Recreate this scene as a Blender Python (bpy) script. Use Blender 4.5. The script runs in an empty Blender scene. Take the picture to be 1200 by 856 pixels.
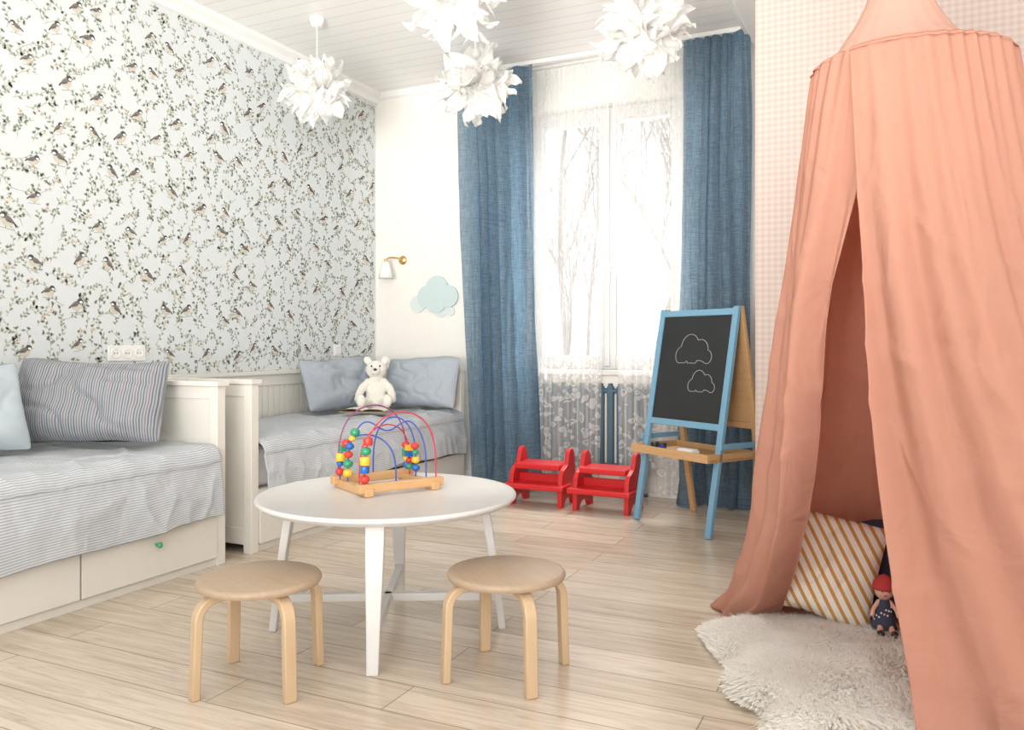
import bpy, math, random
from math import sin, cos, pi, radians, sqrt, atan2
from mathutils import Vector, Matrix, noise
random.seed(7)
scene = bpy.context.scene
COL = scene.collection

# ------------------------------------------------------------------ materials
def new_mat(name):
    m = bpy.data.materials.new(name); m.use_nodes = True
    nt = m.node_tree; nt.nodes.clear()
    out = nt.nodes.new('ShaderNodeOutputMaterial')
    return m, nt, out
def N(nt, t, **kw):
    n = nt.nodes.new(t)
    for k, v in kw.items(): setattr(n, k, v)
    return n
def L(nt, a, b): nt.links.new(a, b)
def c4(c): return (c[0], c[1], c[2], 1)
def math_node(nt, op, a, b=None, c=None):
    n = N(nt, 'ShaderNodeMath', operation=op)
    for i, v in enumerate((a, b, c)):
        if v is None: continue
        if isinstance(v, (int, float)): n.inputs[i].default_value = v
        else: L(nt, v, n.inputs[i])
    return n.outputs[0]
def mixc(nt, fac, a, b):
    n = N(nt, 'ShaderNodeMix', data_type='RGBA')
    if isinstance(fac, (int, float)): n.inputs[0].default_value = fac
    else: L(nt, fac, n.inputs[0])
    for idx, v in ((6, a), (7, b)):
        if isinstance(v, tuple): n.inputs[idx].default_value = c4(v)
        else: L(nt, v, n.inputs[idx])
    return n.outputs[2]
def simple(name, col, rough=0.5, metal=0.0, var=0.06, scale=20, bump=0.0, bscale=80, stretch=None, coat=0.0, sheen=0.0):
    m, nt, out = new_mat(name)
    b = N(nt, 'ShaderNodeBsdfPrincipled')
    tc = N(nt, 'ShaderNodeTexCoord'); mp = N(nt, 'ShaderNodeMapping')
    if stretch: mp.inputs['Scale'].default_value = stretch
    L(nt, tc.outputs['Object'], mp.inputs[0])
    no = N(nt, 'ShaderNodeTexNoise'); no.inputs['Scale'].default_value = scale; no.inputs['Detail'].default_value = 4
    L(nt, mp.outputs[0], no.inputs['Vector'])
    dark = tuple(x * (1 - var) for x in col); lite = tuple(min(1, x * (1 + var)) for x in col)
    L(nt, mixc(nt, no.outputs['Fac'], dark, lite), b.inputs['Base Color'])
    b.inputs['Roughness'].default_value = rough; b.inputs['Metallic'].default_value = metal
    b.inputs['Coat Weight'].default_value = coat
    b.inputs['Sheen Weight'].default_value = sheen
    if bump > 0:
        n2 = N(nt, 'ShaderNodeTexNoise'); n2.inputs['Scale'].default_value = bscale
        L(nt, mp.outputs[0], n2.inputs['Vector'])
        bp = N(nt, 'ShaderNodeBump'); bp.inputs['Strength'].default_value = bump; bp.inputs['Distance'].default_value = 0.01
        L(nt, n2.outputs['Fac'], bp.inputs['Height']); L(nt, bp.outputs[0], b.inputs['Normal'])
    L(nt, b.outputs[0], out.inputs[0])
    return m
def cloth(name, col, transl=0.35, alpha=0.0, weave=600, var=0.12, nscale=9, crease=0.0):
    m, nt, out = new_mat(name)
    tc = N(nt, 'ShaderNodeTexCoord')
    no = N(nt, 'ShaderNodeTexNoise'); no.inputs['Scale'].default_value = nscale
    L(nt, tc.outputs['Object'], no.inputs['Vector'])
    cc = mixc(nt, no.outputs['Fac'], tuple(x * (1 - var) for x in col), tuple(min(1, x * (1 + var)) for x in col))
    if alpha > 0:   # linen slubs: fine horizontal / vertical threads
        for sc_ in ((1, 1, 14), (14, 14, 1)):
            mp = N(nt, 'ShaderNodeMapping'); mp.inputs['Scale'].default_value = sc_
            L(nt, tc.outputs['Object'], mp.inputs[0])
            n3 = N(nt, 'ShaderNodeTexNoise'); n3.inputs['Scale'].default_value = 14; n3.inputs['Detail'].default_value = 4
            L(nt, mp.outputs[0], n3.inputs['Vector'])
            mu = N(nt, 'ShaderNodeMix', data_type='RGBA', blend_type='MULTIPLY'); mu.inputs[0].default_value = .7
            cr = N(nt, 'ShaderNodeValToRGB'); cr.color_ramp.elements[0].position = .35; cr.color_ramp.elements[0].color = (.68, .71, .77, 1); cr.color_ramp.elements[1].position = .65; cr.color_ramp.elements[1].color = (1.3, 1.26, 1.18, 1)
            L(nt, n3.outputs['Fac'], cr.inputs[0]); L(nt, cc, mu.inputs[6]); L(nt, cr.outputs[0], mu.inputs[7]); cc = mu.outputs[2]
    d = N(nt, 'ShaderNodeBsdfDiffuse'); t = N(nt, 'ShaderNodeBsdfTranslucent')
    L(nt, cc, d.inputs[0]); L(nt, cc, t.inputs[0])
    n2 = N(nt, 'ShaderNodeTexNoise'); n2.inputs['Scale'].default_value = weave
    L(nt, tc.outputs['Object'], n2.inputs['Vector'])
    bp = N(nt, 'ShaderNodeBump'); bp.inputs['Strength'].default_value = 0.25; bp.inputs['Distance'].default_value = 0.003
    L(nt, n2.outputs['Fac'], bp.inputs['Height']); L(nt, bp.outputs[0], d.inputs['Normal'])
    if crease > 0:
        n4 = N(nt, 'ShaderNodeTexNoise'); n4.inputs['Scale'].default_value = 7; n4.inputs['Detail'].default_value = 3; n4.inputs['Distortion'].default_value = .8
        L(nt, tc.outputs['Object'], n4.inputs['Vector'])
        b2 = N(nt, 'ShaderNodeBump'); b2.inputs['Strength'].default_value = crease; b2.inputs['Distance'].default_value = .05
        L(nt, n4.outputs['Fac'], b2.inputs['Height']); L(nt, bp.outputs[0], b2.inputs['Normal']); L(nt, b2.outputs[0], d.inputs['Normal'])
    mx = N(nt, 'ShaderNodeMixShader'); mx.inputs[0].default_value = transl
    L(nt, d.outputs[0], mx.inputs[1]); L(nt, t.outputs[0], mx.inputs[2])
    res = mx.outputs[0]
    if alpha > 0:
        tr = N(nt, 'ShaderNodeBsdfTransparent'); m2 = N(nt, 'ShaderNodeMixShader')
        m2.inputs[0].default_value = alpha; L(nt, res, m2.inputs[1]); L(nt, tr.outputs[0], m2.inputs[2]); res = m2.outputs[0]
    L(nt, res, out.inputs[0])
    return m
def wood(name, a, b, axis='X', rough=0.45, scale=6):
    m, nt, out = new_mat(name)
    tc = N(nt, 'ShaderNodeTexCoord'); mp = N(nt, 'ShaderNodeMapping')
    s = {'X': (1, 12, 12), 'Y': (12, 1, 12), 'Z': (12, 12, 1)}[axis]
    mp.inputs['Scale'].default_value = s
    L(nt, tc.outputs['Object'], mp.inputs[0])
    no = N(nt, 'ShaderNodeTexNoise'); no.inputs['Scale'].default_value = scale; no.inputs['Detail'].default_value = 6; no.inputs['Distortion'].default_value = .6
    L(nt, mp.outputs[0], no.inputs['Vector'])
    p = N(nt, 'ShaderNodeBsdfPrincipled')
    L(nt, mixc(nt, no.outputs['Fac'], a, b), p.inputs['Base Color'])
    p.inputs['Roughness'].default_value = rough
    L(nt, p.outputs[0], out.inputs[0]); return m
def stripes(name, base, cols, period, coord='uv', axis=0, width=0.35, rot=0.0, bumpd=.03):
    m, nt, out = new_mat(name)
    tc = N(nt, 'ShaderNodeTexCoord'); mp = N(nt, 'ShaderNodeMapping')
    mp.inputs['Rotation'].default_value = (0, rot, 0) if coord == 'obj' else (0, 0, rot)
    L(nt, tc.outputs['UV' if coord == 'uv' else 'Object'], mp.inputs[0])
    sp = N(nt, 'ShaderNodeSeparateXYZ'); L(nt, mp.outputs[0], sp.inputs[0])
    v = sp.outputs[axis]
    k = len(cols)
    big = math_node(nt, 'FRACT', math_node(nt, 'DIVIDE', math_node(nt, 'ADD', v, 5.0), period * k))
    cr = N(nt, 'ShaderNodeValToRGB'); cr.color_ramp.interpolation = 'CONSTANT'
    el = cr.color_ramp.elements
    el[0].position = 0; el[0].color = c4(base); el[1].position = .999; el[1].color = c4(base)
    for i, c in enumerate(cols):
        e = el.new((i + .5 - width / 2) / k); e.color = c4(c)
        e = el.new((i + .5 + width / 2) / k); e.color = c4(base)
    L(nt, big, cr.inputs[0])
    p = N(nt, 'ShaderNodeBsdfPrincipled'); p.inputs['Roughness'].default_value = .9
    L(nt, cr.outputs[0], p.inputs['Base Color'])
    n2 = N(nt, 'ShaderNodeTexNoise'); n2.inputs['Scale'].default_value = 14
    L(nt, tc.outputs['Object'], n2.inputs['Vector'])
    bp = N(nt, 'ShaderNodeBump'); bp.inputs['Strength'].default_value = .4; bp.inputs['Distance'].default_value = bumpd
    L(nt, n2.outputs['Fac'], bp.inputs['Height']); L(nt, bp.outputs[0], p.inputs['Normal'])
    L(nt, p.outputs[0], out.inputs[0]); return m

def floor_mat():
    m, nt, out = new_mat('oak_laminate')
    tc = N(nt, 'ShaderNodeTexCoord')
    br = N(nt, 'ShaderNodeTexBrick'); br.offset = .37; br.offset_frequency = 2
    br.inputs['Scale'].default_value = 1; br.inputs['Brick Width'].default_value = 1.28; br.inputs['Row Height'].default_value = .17
    br.inputs['Mortar Size'].default_value = .0022; br.inputs['Mortar Smooth'].default_value = .2
    br.inputs['Color1'].default_value = c4((.56, .47, .37)); br.inputs['Color2'].default_value = c4((.70, .615, .515))
    br.inputs['Mortar'].default_value = c4((.30, .23, .16))
    L(nt, tc.outputs['Object'], br.inputs['Vector'])
    mp = N(nt, 'ShaderNodeMapping'); mp.inputs['Scale'].default_value = (1, 13, 1)
    L(nt, tc.outputs['Object'], mp.inputs[0])
    n1 = N(nt, 'ShaderNodeTexNoise'); n1.inputs['Scale'].default_value = 2.6; n1.inputs['Detail'].default_value = 9; n1.inputs['Distortion'].default_value = 1.4; n1.inputs['Roughness'].default_value = .65
    L(nt, mp.outputs[0], n1.inputs['Vector'])
    cr = N(nt, 'ShaderNodeValToRGB'); cr.color_ramp.elements[0].position = .32; cr.color_ramp.elements[0].color = (.68, .63, .57, 1)
    cr.color_ramp.elements[1].position = .60; cr.color_ramp.elements[1].color = (1.06, 1.05, 1.04, 1)
    L(nt, n1.outputs['Fac'], cr.inputs[0])
    mu = N(nt, 'ShaderNodeMix', data_type='RGBA', blend_type='MULTIPLY'); mu.inputs[0].default_value = .85
    L(nt, br.outputs['Color'], mu.inputs[6]); L(nt, cr.outputs[0], mu.inputs[7])
    n2 = N(nt, 'ShaderNodeTexNoise'); n2.inputs['Scale'].default_value = 1.1
    L(nt, tc.outputs['Object'], n2.inputs['Vector'])
    c = mixc(nt, math_node(nt, 'MULTIPLY', n2.outputs['Fac'], .15), mu.outputs[2], (.74, .66, .56))
    p = N(nt, 'ShaderNodeBsdfPrincipled'); p.inputs['Roughness'].default_value = .25
    L(nt, c, p.inputs['Base Color'])
    bp = N(nt, 'ShaderNodeBump'); bp.inputs['Strength'].default_value = .2; bp.inputs['Distance'].default_value = .002; bp.invert = True
    L(nt, br.outputs['Fac'], bp.inputs['Height']); L(nt, bp.outputs[0], p.inputs['Normal'])
    L(nt, p.outputs[0], out.inputs[0]); return m
def ceiling_mat():
    m, nt, out = new_mat('white_boards')
    tc = N(nt, 'ShaderNodeTexCoord')
    br = N(nt, 'ShaderNodeTexBrick')
    br.inputs['Scale'].default_value = 1; br.inputs['Brick Width'].default_value = 30; br.inputs['Row Height'].default_value = .115
    br.inputs['Mortar Size'].default_value = .003; br.inputs['Mortar Smooth'].default_value = .5
    br.inputs['Color1'].default_value = c4((.93, .915, .89)); br.inputs['Color2'].default_value = c4((.91, .895, .87)); br.inputs['Mortar'].default_value = c4((.67, .645, .61))
    L(nt, tc.outputs['Object'], br.inputs['Vector'])
    p = N(nt, 'ShaderNodeBsdfPrincipled'); p.inputs['Roughness'].default_value = .4
    L(nt, br.outputs['Color'], p.inputs['Base Color'])
    bp = N(nt, 'ShaderNodeBump'); bp.inputs['Strength'].default_value = .6; bp.inputs['Distance'].default_value = .006; bp.invert = True
    L(nt, br.outputs['Fac'], bp.inputs['Height']); L(nt, bp.outputs[0], p.inputs['Normal'])
    L(nt, p.outputs[0], out.inputs[0]); return m
def gingham_mat():
    m, nt, out = new_mat('pink_gingham_paper')
    tc = N(nt, 'ShaderNodeTexCoord'); sp = N(nt, 'ShaderNodeSeparateXYZ'); L(nt, tc.outputs['Object'], sp.inputs[0])
    P = .027
    a = math_node(nt, 'LESS_THAN', math_node(nt, 'FRACT', math_node(nt, 'DIVIDE', math_node(nt, 'ADD', sp.outputs[0], 10), P)), .5)
    b = math_node(nt, 'LESS_THAN', math_node(nt, 'FRACT', math_node(nt, 'DIVIDE', math_node(nt, 'ADD', sp.outputs[2], 10), P)), .5)
    f = math_node(nt, 'MULTIPLY', math_node(nt, 'ADD', a, b), .5)
    p = N(nt, 'ShaderNodeBsdfPrincipled'); p.inputs['Roughness'].default_value = .8
    L(nt, mixc(nt, f, (.52, .455, .415), (.465, .365, .32)), p.inputs['Base Color'])
    L(nt, p.outputs[0], out.inputs[0]); return m
def sheer_mat():
    m, nt, out = new_mat('lace_sheer')
    tc = N(nt, 'ShaderNodeTexCoord'); sp = N(nt, 'ShaderNodeSeparateXYZ'); L(nt, tc.outputs['Object'], sp.inputs[0])
    d = N(nt, 'ShaderNodeBsdfDiffuse'); d.inputs[0].default_value = (.91, .90, .885, 1)
    t = N(nt, 'ShaderNodeBsdfTranslucent'); t.inputs[0].default_value = (.91, .90, .885, 1)
    mx = N(nt, 'ShaderNodeMixShader'); mx.inputs[0].default_value = .38
    L(nt, d.outputs[0], mx.inputs[1]); L(nt, t.outputs[0], mx.inputs[2])
    mp = N(nt, 'ShaderNodeMapping'); mp.inputs['Scale'].default_value = (1, .2, 1); L(nt, tc.outputs['Object'], mp.inputs[0])
    dn = N(nt, 'ShaderNodeTexNoise'); dn.inputs['Scale'].default_value = 9; L(nt, mp.outputs[0], dn.inputs['Vector'])
    vm = N(nt, 'ShaderNodeVectorMath', operation='ADD'); sc = N(nt, 'ShaderNodeVectorMath', operation='SCALE'); sc.inputs['Scale'].default_value = .12
    L(nt, dn.outputs['Color'], sc.inputs[0]); L(nt, mp.outputs[0], vm.inputs[0]); L(nt, sc.outputs[0], vm.inputs[1])
    vo = N(nt, 'ShaderNodeTexVoronoi', feature='F1'); vo.inputs['Scale'].default_value = 17; L(nt, vm.outputs[0], vo.inputs['Vector'])
    ring = math_node(nt, 'LESS_THAN', math_node(nt, 'ABSOLUTE', math_node(nt, 'SUBTRACT', vo.outputs['Distance'], .32)), .12)
    core = math_node(nt, 'LESS_THAN', vo.outputs['Distance'], .10)
    pat = math_node(nt, 'MAXIMUM', ring, core)
    low = N(nt, 'ShaderNodeMapRange'); low.inputs['From Min'].default_value = .92; low.inputs['From Max'].default_value = .76
    L(nt, sp.outputs[2], low.inputs[0])
    mpf = N(nt, 'ShaderNodeMapping'); mpf.inputs['Scale'].default_value = (1, .1, .03); L(nt, tc.outputs['Object'], mpf.inputs[0])
    nf_ = N(nt, 'ShaderNodeTexNoise'); nf_.inputs['Scale'].default_value = 34; nf_.inputs['Detail'].default_value = 2; L(nt, mpf.outputs[0], nf_.inputs['Vector'])
    fold_shade = math_node(nt, 'MULTIPLY', math_node(nt, 'SUBTRACT', nf_.outputs['Fac'], .5), .45)  # fold shading put into the opacity as vertical streaks
    amount = math_node(nt, 'ADD', math_node(nt, 'MULTIPLY', low.outputs[0], .33), .030)
    base = math_node(nt, 'ADD', math_node(nt, 'ADD', math_node(nt, 'MULTIPLY', low.outputs[0], .06), .35), fold_shade)
    op = math_node(nt, 'ADD', math_node(nt, 'MULTIPLY', pat, amount), base)
    tr = N(nt, 'ShaderNodeBsdfTransparent'); m2 = N(nt, 'ShaderNodeMixShader')
    L(nt, op, m2.inputs[0]); L(nt, tr.outputs[0], m2.inputs[1]); L(nt, mx.outputs[0], m2.inputs[2])
    L(nt, m2.outputs[0], out.inputs[0]); return m
def glass_mat():
    m, nt, out = new_mat('window_glass')
    tr = N(nt, 'ShaderNodeBsdfTransparent'); gl = N(nt, 'ShaderNodeBsdfGlossy'); gl.inputs['Roughness'].default_value = .02
    m2 = N(nt, 'ShaderNodeMixShader'); m2.inputs[0].default_value = .05
    L(nt, tr.outputs[0], m2.inputs[1]); L(nt, gl.outputs[0], m2.inputs[2]); L(nt, m2.outputs[0], out.inputs[0]); return m
def wool_mat():
    m_, nt_, out_ = new_mat('sheepskin_fibres')
    tc_ = N(nt_, 'ShaderNodeTexCoord'); no_ = N(nt_, 'ShaderNodeTexNoise'); no_.inputs['Scale'].default_value = 14; L(nt_, tc_.outputs['Object'], no_.inputs['Vector'])
    cc_ = mixc(nt_, no_.outputs['Fac'], (.99, .965, .91), (1, .99, .96))
    d_ = N(nt_, 'ShaderNodeBsdfDiffuse'); t_ = N(nt_, 'ShaderNodeBsdfTranslucent'); L(nt_, cc_, d_.inputs[0]); L(nt_, cc_, t_.inputs[0])
    x_ = N(nt_, 'ShaderNodeMixShader'); x_.inputs[0].default_value = .42; L(nt_, d_.outputs[0], x_.inputs[1]); L(nt_, t_.outputs[0], x_.inputs[2]); L(nt_, x_.outputs[0], out_.inputs[0])
    return m_

M = dict(
    floor=floor_mat(), ceil=ceiling_mat(), ging=gingham_mat(), sheer=sheer_mat(), glass=glass_mat(), wool=wool_mat(),
    plaster=simple('cream_plaster', (.84, .82, .77), .85, var=.02, bump=.05, bscale=200),
    trim=simple('white_trim', (.87, .86, .84), .4, var=.01),
    frame=simple('window_frame_backlit_grey', (.68, .68, .67), .35, var=.01),  # white frame, its backlit shade put into a greyer base colour
    paper=simple('bird_paper_ground', (.69, .73, .735), .8, var=.02),
    p_stem=simple('paper_stem', (.38, .37, .30), .8, var=.2),
    p_leaf=simple('paper_leaf', (.28, .33, .25), .8, var=.25, scale=60),
    p_leaf2=simple('paper_leaf_pale', (.43, .46, .36), .8, var=.2, scale=60),
    p_flower=simple('paper_blossom', (.80, .73, .63), .8, var=.1, scale=60),
    p_dark=simple('paper_bird_dark', (.08, .075, .08), .8, var=.2),
    p_wing=simple('paper_bird_wing', (.19, .175, .17), .8, var=.3, scale=60),
    p_belly=simple('paper_bird_belly', (.62, .57, .47), .8, var=.15, scale=60),
    p_rust=simple('paper_rust', (.45, .30, .21), .8, var=.2),
    bed=simple('cream_lacquer', (.77, .75, .69), .45, var=.02),
    mattress=simple('mattress_ticking', (.8, .8, .8), .9),
    green=simple('green_enamel', (.07, .42, .16), .3),
    tablew=simple('white_lacquer', (.65, .645, .63), .32, var=.02),
    birch=wood('bent_birch', (.52, .365, .215), (.64, .48, .31), 'Z', .4),
    seatw=wood('birch_veneer', (.37, .27, .18), (.47, .355, .25), 'X', .4),
    pine=wood('pine', (.50, .28, .12), (.64, .40, .20), 'X', .45),
    easelblue=simple('sky_blue_paint', (.18, .37, .52), .4, var=.05),
    board=simple('chalkboard_black', (.018, .020, .021), .6, var=.3, scale=5),
    chalk=simple('chalk', (.42, .42, .42), .9),
    red=simple('red_paint', (.62, .016, .020), .35, var=.06),
    white=simple('white_plastic', (.86, .86, .84), .35, var=.01),
    black=simple('black_plastic', (.02, .02, .02), .4),
    brass=simple('brass', (.75, .5, .2), .3, metal=1),
    cloud1=simple('mint_board', (.55, .66, .66), .6, var=.03), cloud2=simple('pale_mint_board', (.66, .73, .715), .6, var=.03),
    blue=cloth('blue_linen', (.17, .30, .425), .64, .20, 400, .14),
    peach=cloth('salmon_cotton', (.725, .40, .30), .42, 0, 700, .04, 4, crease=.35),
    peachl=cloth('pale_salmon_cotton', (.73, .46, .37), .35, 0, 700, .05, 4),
    petal=cloth('white_petal_sheet', (.94, .935, .92), .55, 0, 50, .01),
    rad=simple('slate_radiator', (.055, .115, .16), .4),
    blanket=stripes('ticking_bedspread', (.60, .625, .645), [(.34, .38, .43)], .0098, 'uv', 1, .36, bumpd=.03),
    pil_s=stripes('multistripe_pillow', (.37, .38, .395), [(.13, .15, .19), (.19, .21, .24), (.22, .19, .20), (.13, .15, .19), (.17, .20, .22)], .0105, 'obj', 0, .5),
    pil_g=stripes('pinstripe_pillow', (.42, .465, .52), [(.33, .375, .43)], .008, 'obj', 0, .3),
    pil_l=simple('pale_blue_pillow', (.50, .575, .62), .9, var=.06, bump=.2, bscale=12),
    cush=stripes('gold_stripe_cushion', (.82, .77, .69), [(.55, .29, .075)], .030, 'obj', 0, .38, rot=radians(38)),
    navy=simple('navy_cushion', (.06, .09, .16), .9, var=.1, bump=.2, bscale=20),
    bear=simple('cream_plush', (.88, .85, .77), 1.0, var=.08, scale=70, bump=.8, bscale=130, sheen=.4),
    w_red=simple('wire_red', (.50, .03, .06), .3), w_blue=simple('wire_blue', (.03, .07, .36), .3), w_plum=simple('wire_plum', (.22, .04, .14), .3),
    b_red=simple('bead_red', (.62, .04, .03), .25), b_blue=simple('bead_blue', (.02, .12, .42), .25),
    b_yel=simple('bead_yellow', (.78, .47, .04), .25), b_grn=simple('bead_green', (.03, .28, .14), .25),
    bark=simple('pale_bark', (.21, .19, .17), .9, var=.2),
    skin=simple('doll_skin', (.72, .45, .33), .6), book=simple('book_cover', (.32, .20, .08), .5), pages=simple('book_pages', (.8, .77, .68), .8),
    dollred=simple('doll_red_felt', (.50, .05, .05), .9), dollnavy=simple('doll_dress_cotton', (.05, .06, .10), .9),
)

# ------------------------------------------------------------------ mesh builder
class MB:
    def __init__(s): s.v = []; s.f = []; s.m = []; s.uv = None
    def add(s, vs, fs, mi=0):
        o = len(s.v); s.v += [tuple(p) for p in vs]
        for f in fs: s.f.append(tuple(i + o for i in f)); s.m.append(mi)
    def box(s, x0, x1, y0, y1, z0, z1, mi=0, T=None):
        vs = [Vector(p) for p in ((x0, y0, z0), (x1, y0, z0), (x1, y1, z0), (x0, y1, z0), (x0, y0, z1), (x1, y0, z1), (x1, y1, z1), (x0, y1, z1))]
        if T: vs = [T @ p for p in vs]
        s.add(vs, [(3, 2, 1, 0), (4, 5, 6, 7), (0, 1, 5, 4), (1, 2, 6, 5), (2, 3, 7, 6), (3, 0, 4, 7)], mi)
    def lathe(s, prof, n=32, c=(0, 0, 0), mi=0, axis='Z', cap=True):
        vs = []; k = len(prof)
        for r, z in prof:
            for i in range(n):
                a = 2 * pi * i / n
                p = (r * cos(a), r * sin(a), z)
                if axis == 'X': p = (p[2], p[0], p[1])
                if axis == 'Y': p = (p[1], p[2], p[0])
                vs.append((p[0] + c[0], p[1] + c[1], p[2] + c[2]))
        fs = []
        for j in range(k - 1):
            for i in range(n):
                fs.append((j * n + i, j * n + (i + 1) % n, (j + 1) * n + (i + 1) % n, (j + 1) * n + i))
        if cap:
            fs.append(tuple(reversed(range(n)))); fs.append(tuple((k - 1) * n + i for i in range(n)))
        s.add(vs, fs, mi)
    def tube(s, pts, r, n=8, mi=0, flat=None, cap=True):
        pts = [Vector(p) for p in pts]; k = len(pts); vs = []
        up = Vector((0, 0, 1)); prev = None
        for i, p in enumerate(pts):
            t = (pts[min(i + 1, k - 1)] - pts[max(i - 1, 0)]).normalized()
            if flat:
                sdir = flat[2].normalized(); nn = t.cross(sdir).normalized()
                w, h = flat[0] / 2, flat[1] / 2
                for a, b in ((-w, -h), (w, -h), (w, h), (-w, h)): vs.append(p + sdir * a + nn * b)
            else:
                if prev is None:
                    a = up if abs(t.z) < .9 else Vector((1, 0, 0)); nn = (a - t * a.dot(t)).normalized()
                else: nn = (prev - t * prev.dot(t)).normalized()
                prev = nn; bb = t.cross(nn); rr = r[i] if isinstance(r, (list, tuple)) else r
                for j in range(n):
                    a = 2 * pi * j / n; vs.append(p + nn * rr * cos(a) + bb * rr * sin(a))
        m = 4 if flat else n; fs = []
        for i in range(k - 1):
            for j in range(m): fs.append((i * m + j, i * m + (j + 1) % m, (i + 1) * m + (j + 1) % m, (i + 1) * m + j))
        if cap:
            fs.append(tuple(reversed(range(m)))); fs.append(tuple((k - 1) * m + j for j in range(m)))
        s.add(vs, fs, mi)
    def ball(s, c, r, n=16, m=10, mi=0, R=None):
        r = (r, r, r) if isinstance(r, (int, float)) else r
        vs = []; fs = []
        for j in range(m + 1):
            ph = pi * j / m
            for i in range(n):
                a = 2 * pi * i / n
                p = Vector((r[0] * sin(ph) * cos(a), r[1] * sin(ph) * sin(a), r[2] * cos(ph)))
                if R: p = R @ p
                vs.append((p[0] + c[0], p[1] + c[1], p[2] + c[2]))
        for j in range(m):
            for i in range(n): fs.append((j * n + i, (j + 1) * n + i, (j + 1) * n + (i + 1) % n, j * n + (i + 1) % n))
        s.add(vs, fs, mi)
    def prism(s, poly, d0, d1, axis='X', mi=0):
        def mk(p, d): return {'X': (d, p[0], p[1]), 'Y': (p[0], d, p[1]), 'Z': (p[0], p[1], d)}[axis]
        n = len(poly); vs = [mk(p, d0) for p in poly] + [mk(p, d1) for p in poly]
        fs = [tuple(range(n)), tuple(reversed(range(n, 2 * n)))] + [(i, i + n, (i + 1) % n + n, (i + 1) % n) for i in range(n)]
        s.add(vs, fs, mi)
    def grid(s, fn, nu, nv, mi=0, uvfn=None):
        o = len(s.v)
        for j in range(nv + 1):
            for i in range(nu + 1): s.v.append(tuple(fn(i / nu, j / nv)))
        for j in range(nv):
            for i in range(nu):
                a = o + j * (nu + 1) + i; s.f.append((a, a + 1, a + nu + 2, a + nu + 1)); s.m.append(mi)
        if uvfn:
            if s.uv is None: s.uv = {}
            for j in range(nv + 1):
                for i in range(nu + 1): s.uv[o + j * (nu + 1) + i] = uvfn(i / nu, j / nv)

def make(name, mb, mats, parent=None, smooth=False, bevel=0, seg=2, recalc=True, **props):
    me = bpy.data.meshes.new(name); me.from_pydata(mb.v, [], mb.f); 
    for m in (mats if isinstance(mats, list) else [mats]): me.materials.append(m)
    me.polygons.foreach_set('material_index', mb.m)
    if mb.uv:
        ul = me.uv_layers.new(name='UVMap')
        for lp in me.loops: ul.data[lp.index].uv = mb.uv.get(lp.vertex_index, (0, 0))
    if recalc:
        import bmesh
        bm = bmesh.new(); bm.from_mesh(me); bmesh.ops.recalc_face_normals(bm, faces=bm.faces); bm.to_mesh(me); bm.free()
    if smooth:
        me.polygons.foreach_set('use_smooth', [True] * len(me.polygons))
        if smooth != 'all':
            try: me.set_sharp_from_angle(angle=radians(40))
            except Exception: pass
    me.update()
    o = bpy.data.objects.new(name, me); COL.objects.link(o)
    if parent: o.parent = parent
    if bevel:
        b = o.modifiers.new('Bevel', 'BEVEL'); b.width = bevel; b.segments = seg; b.limit_method = 'ANGLE'
    for k, v in props.items(): o[k] = v
    return o
def place(o, loc=None, rot=None):
    if loc: o.location = loc
    if rot: o.rotation_euler = rot
    return o
def thing(name, label, cat, loc=(0, 0, 0), rot=(0, 0, 0), group=None):
    e = bpy.data.objects.new(name, None); e.empty_display_size = .05; COL.objects.link(e)
    e.location = loc; e.rotation_euler = rot; e['label'] = label; e['category'] = cat
    if group: e['group'] = group
    return e
def tag(o, label, cat, group=None):
    o['label'] = label; o['category'] = cat
    if group: o['group'] = group
    return o
def copy_thing(src, loc, rot=None, label=None):
    def rec(o, par):
        c = o.copy(); COL.objects.link(c)
        if par: c.parent = par
        for ch in list(o.children): rec(ch, c)
        return c
    c = rec(src, None); c.location = loc
    if rot: c.rotation_euler = rot
    if label: c['label'] = label
    return c
S = dict(kind='structure')

# ------------------------------------------------------------------ room shell
XL, YB, H = -3.65, 5.26, 2.93
GX, GY = -0.575, 3.75
mb = MB(); mb.box(XL - .2, 3.2, -1.6, YB + .35, -.1, 0); make('floor', mb, M['floor'], **S)
mb = MB(); mb.box(XL - .2, 3.2, -1.6, YB + .35, H, H + .1); make('ceiling', mb, M['ceil'], **S)
WX0, WX1, WZ0, WZ1 = -2.37, -1.27, .83, 2.63
mb = MB()
mb.box(XL - .2, WX0, YB, YB + .35, 0, H); mb.box(WX1, GX + .3, YB, YB + .35, 0, H)
mb.box(WX0, WX1, YB, YB + .35, 0, WZ0); mb.box(WX0, WX1, YB, YB + .35, WZ1, H)
make('wall_back', mb, M['plaster'], **S)
mb = MB(); mb.box(GX, 3.2, GY, GY + .12, 0, H); mb.box(GX, GX + .12, GY + .12, YB, 0, H, 0)
make('wall_right', mb, M['ging'], **S)
mb = MB(); mb.prism([(XL, H), (XL + .07, H), (XL + .065, H - .02), (XL + .03, H - .045), (XL + .02, H - .075), (XL, H - .08)], -1.6, YB, 'Y'); make('trim_1', mb, M['trim'], **S)
mb = MB(); mb.prism([(YB, H), (YB - .04, H), (YB - .03, H - .02), (YB - .02, H - .04), (YB, H - .05)], XL, GX, 'X'); make('trim_2', mb, M['trim'], **S)
mb = MB(); mb.box(-.84, GX, GY, YB - .05, H - .06, H - .001); mb.box(-.80, GX, GY, YB - .05, H - .10, H - .06); make('trim_3', mb, M['trim'], bevel=.006, **S)
mb = MB(); mb.box(XL, XL + .015, -1.6, YB, 0, .08); make('baseboard_left', mb, M['trim'], **S)
mb = MB(); mb.box(XL, GX, YB - .015, YB, 0, .08); make('baseboard_back', mb, M['trim'], **S)

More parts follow.
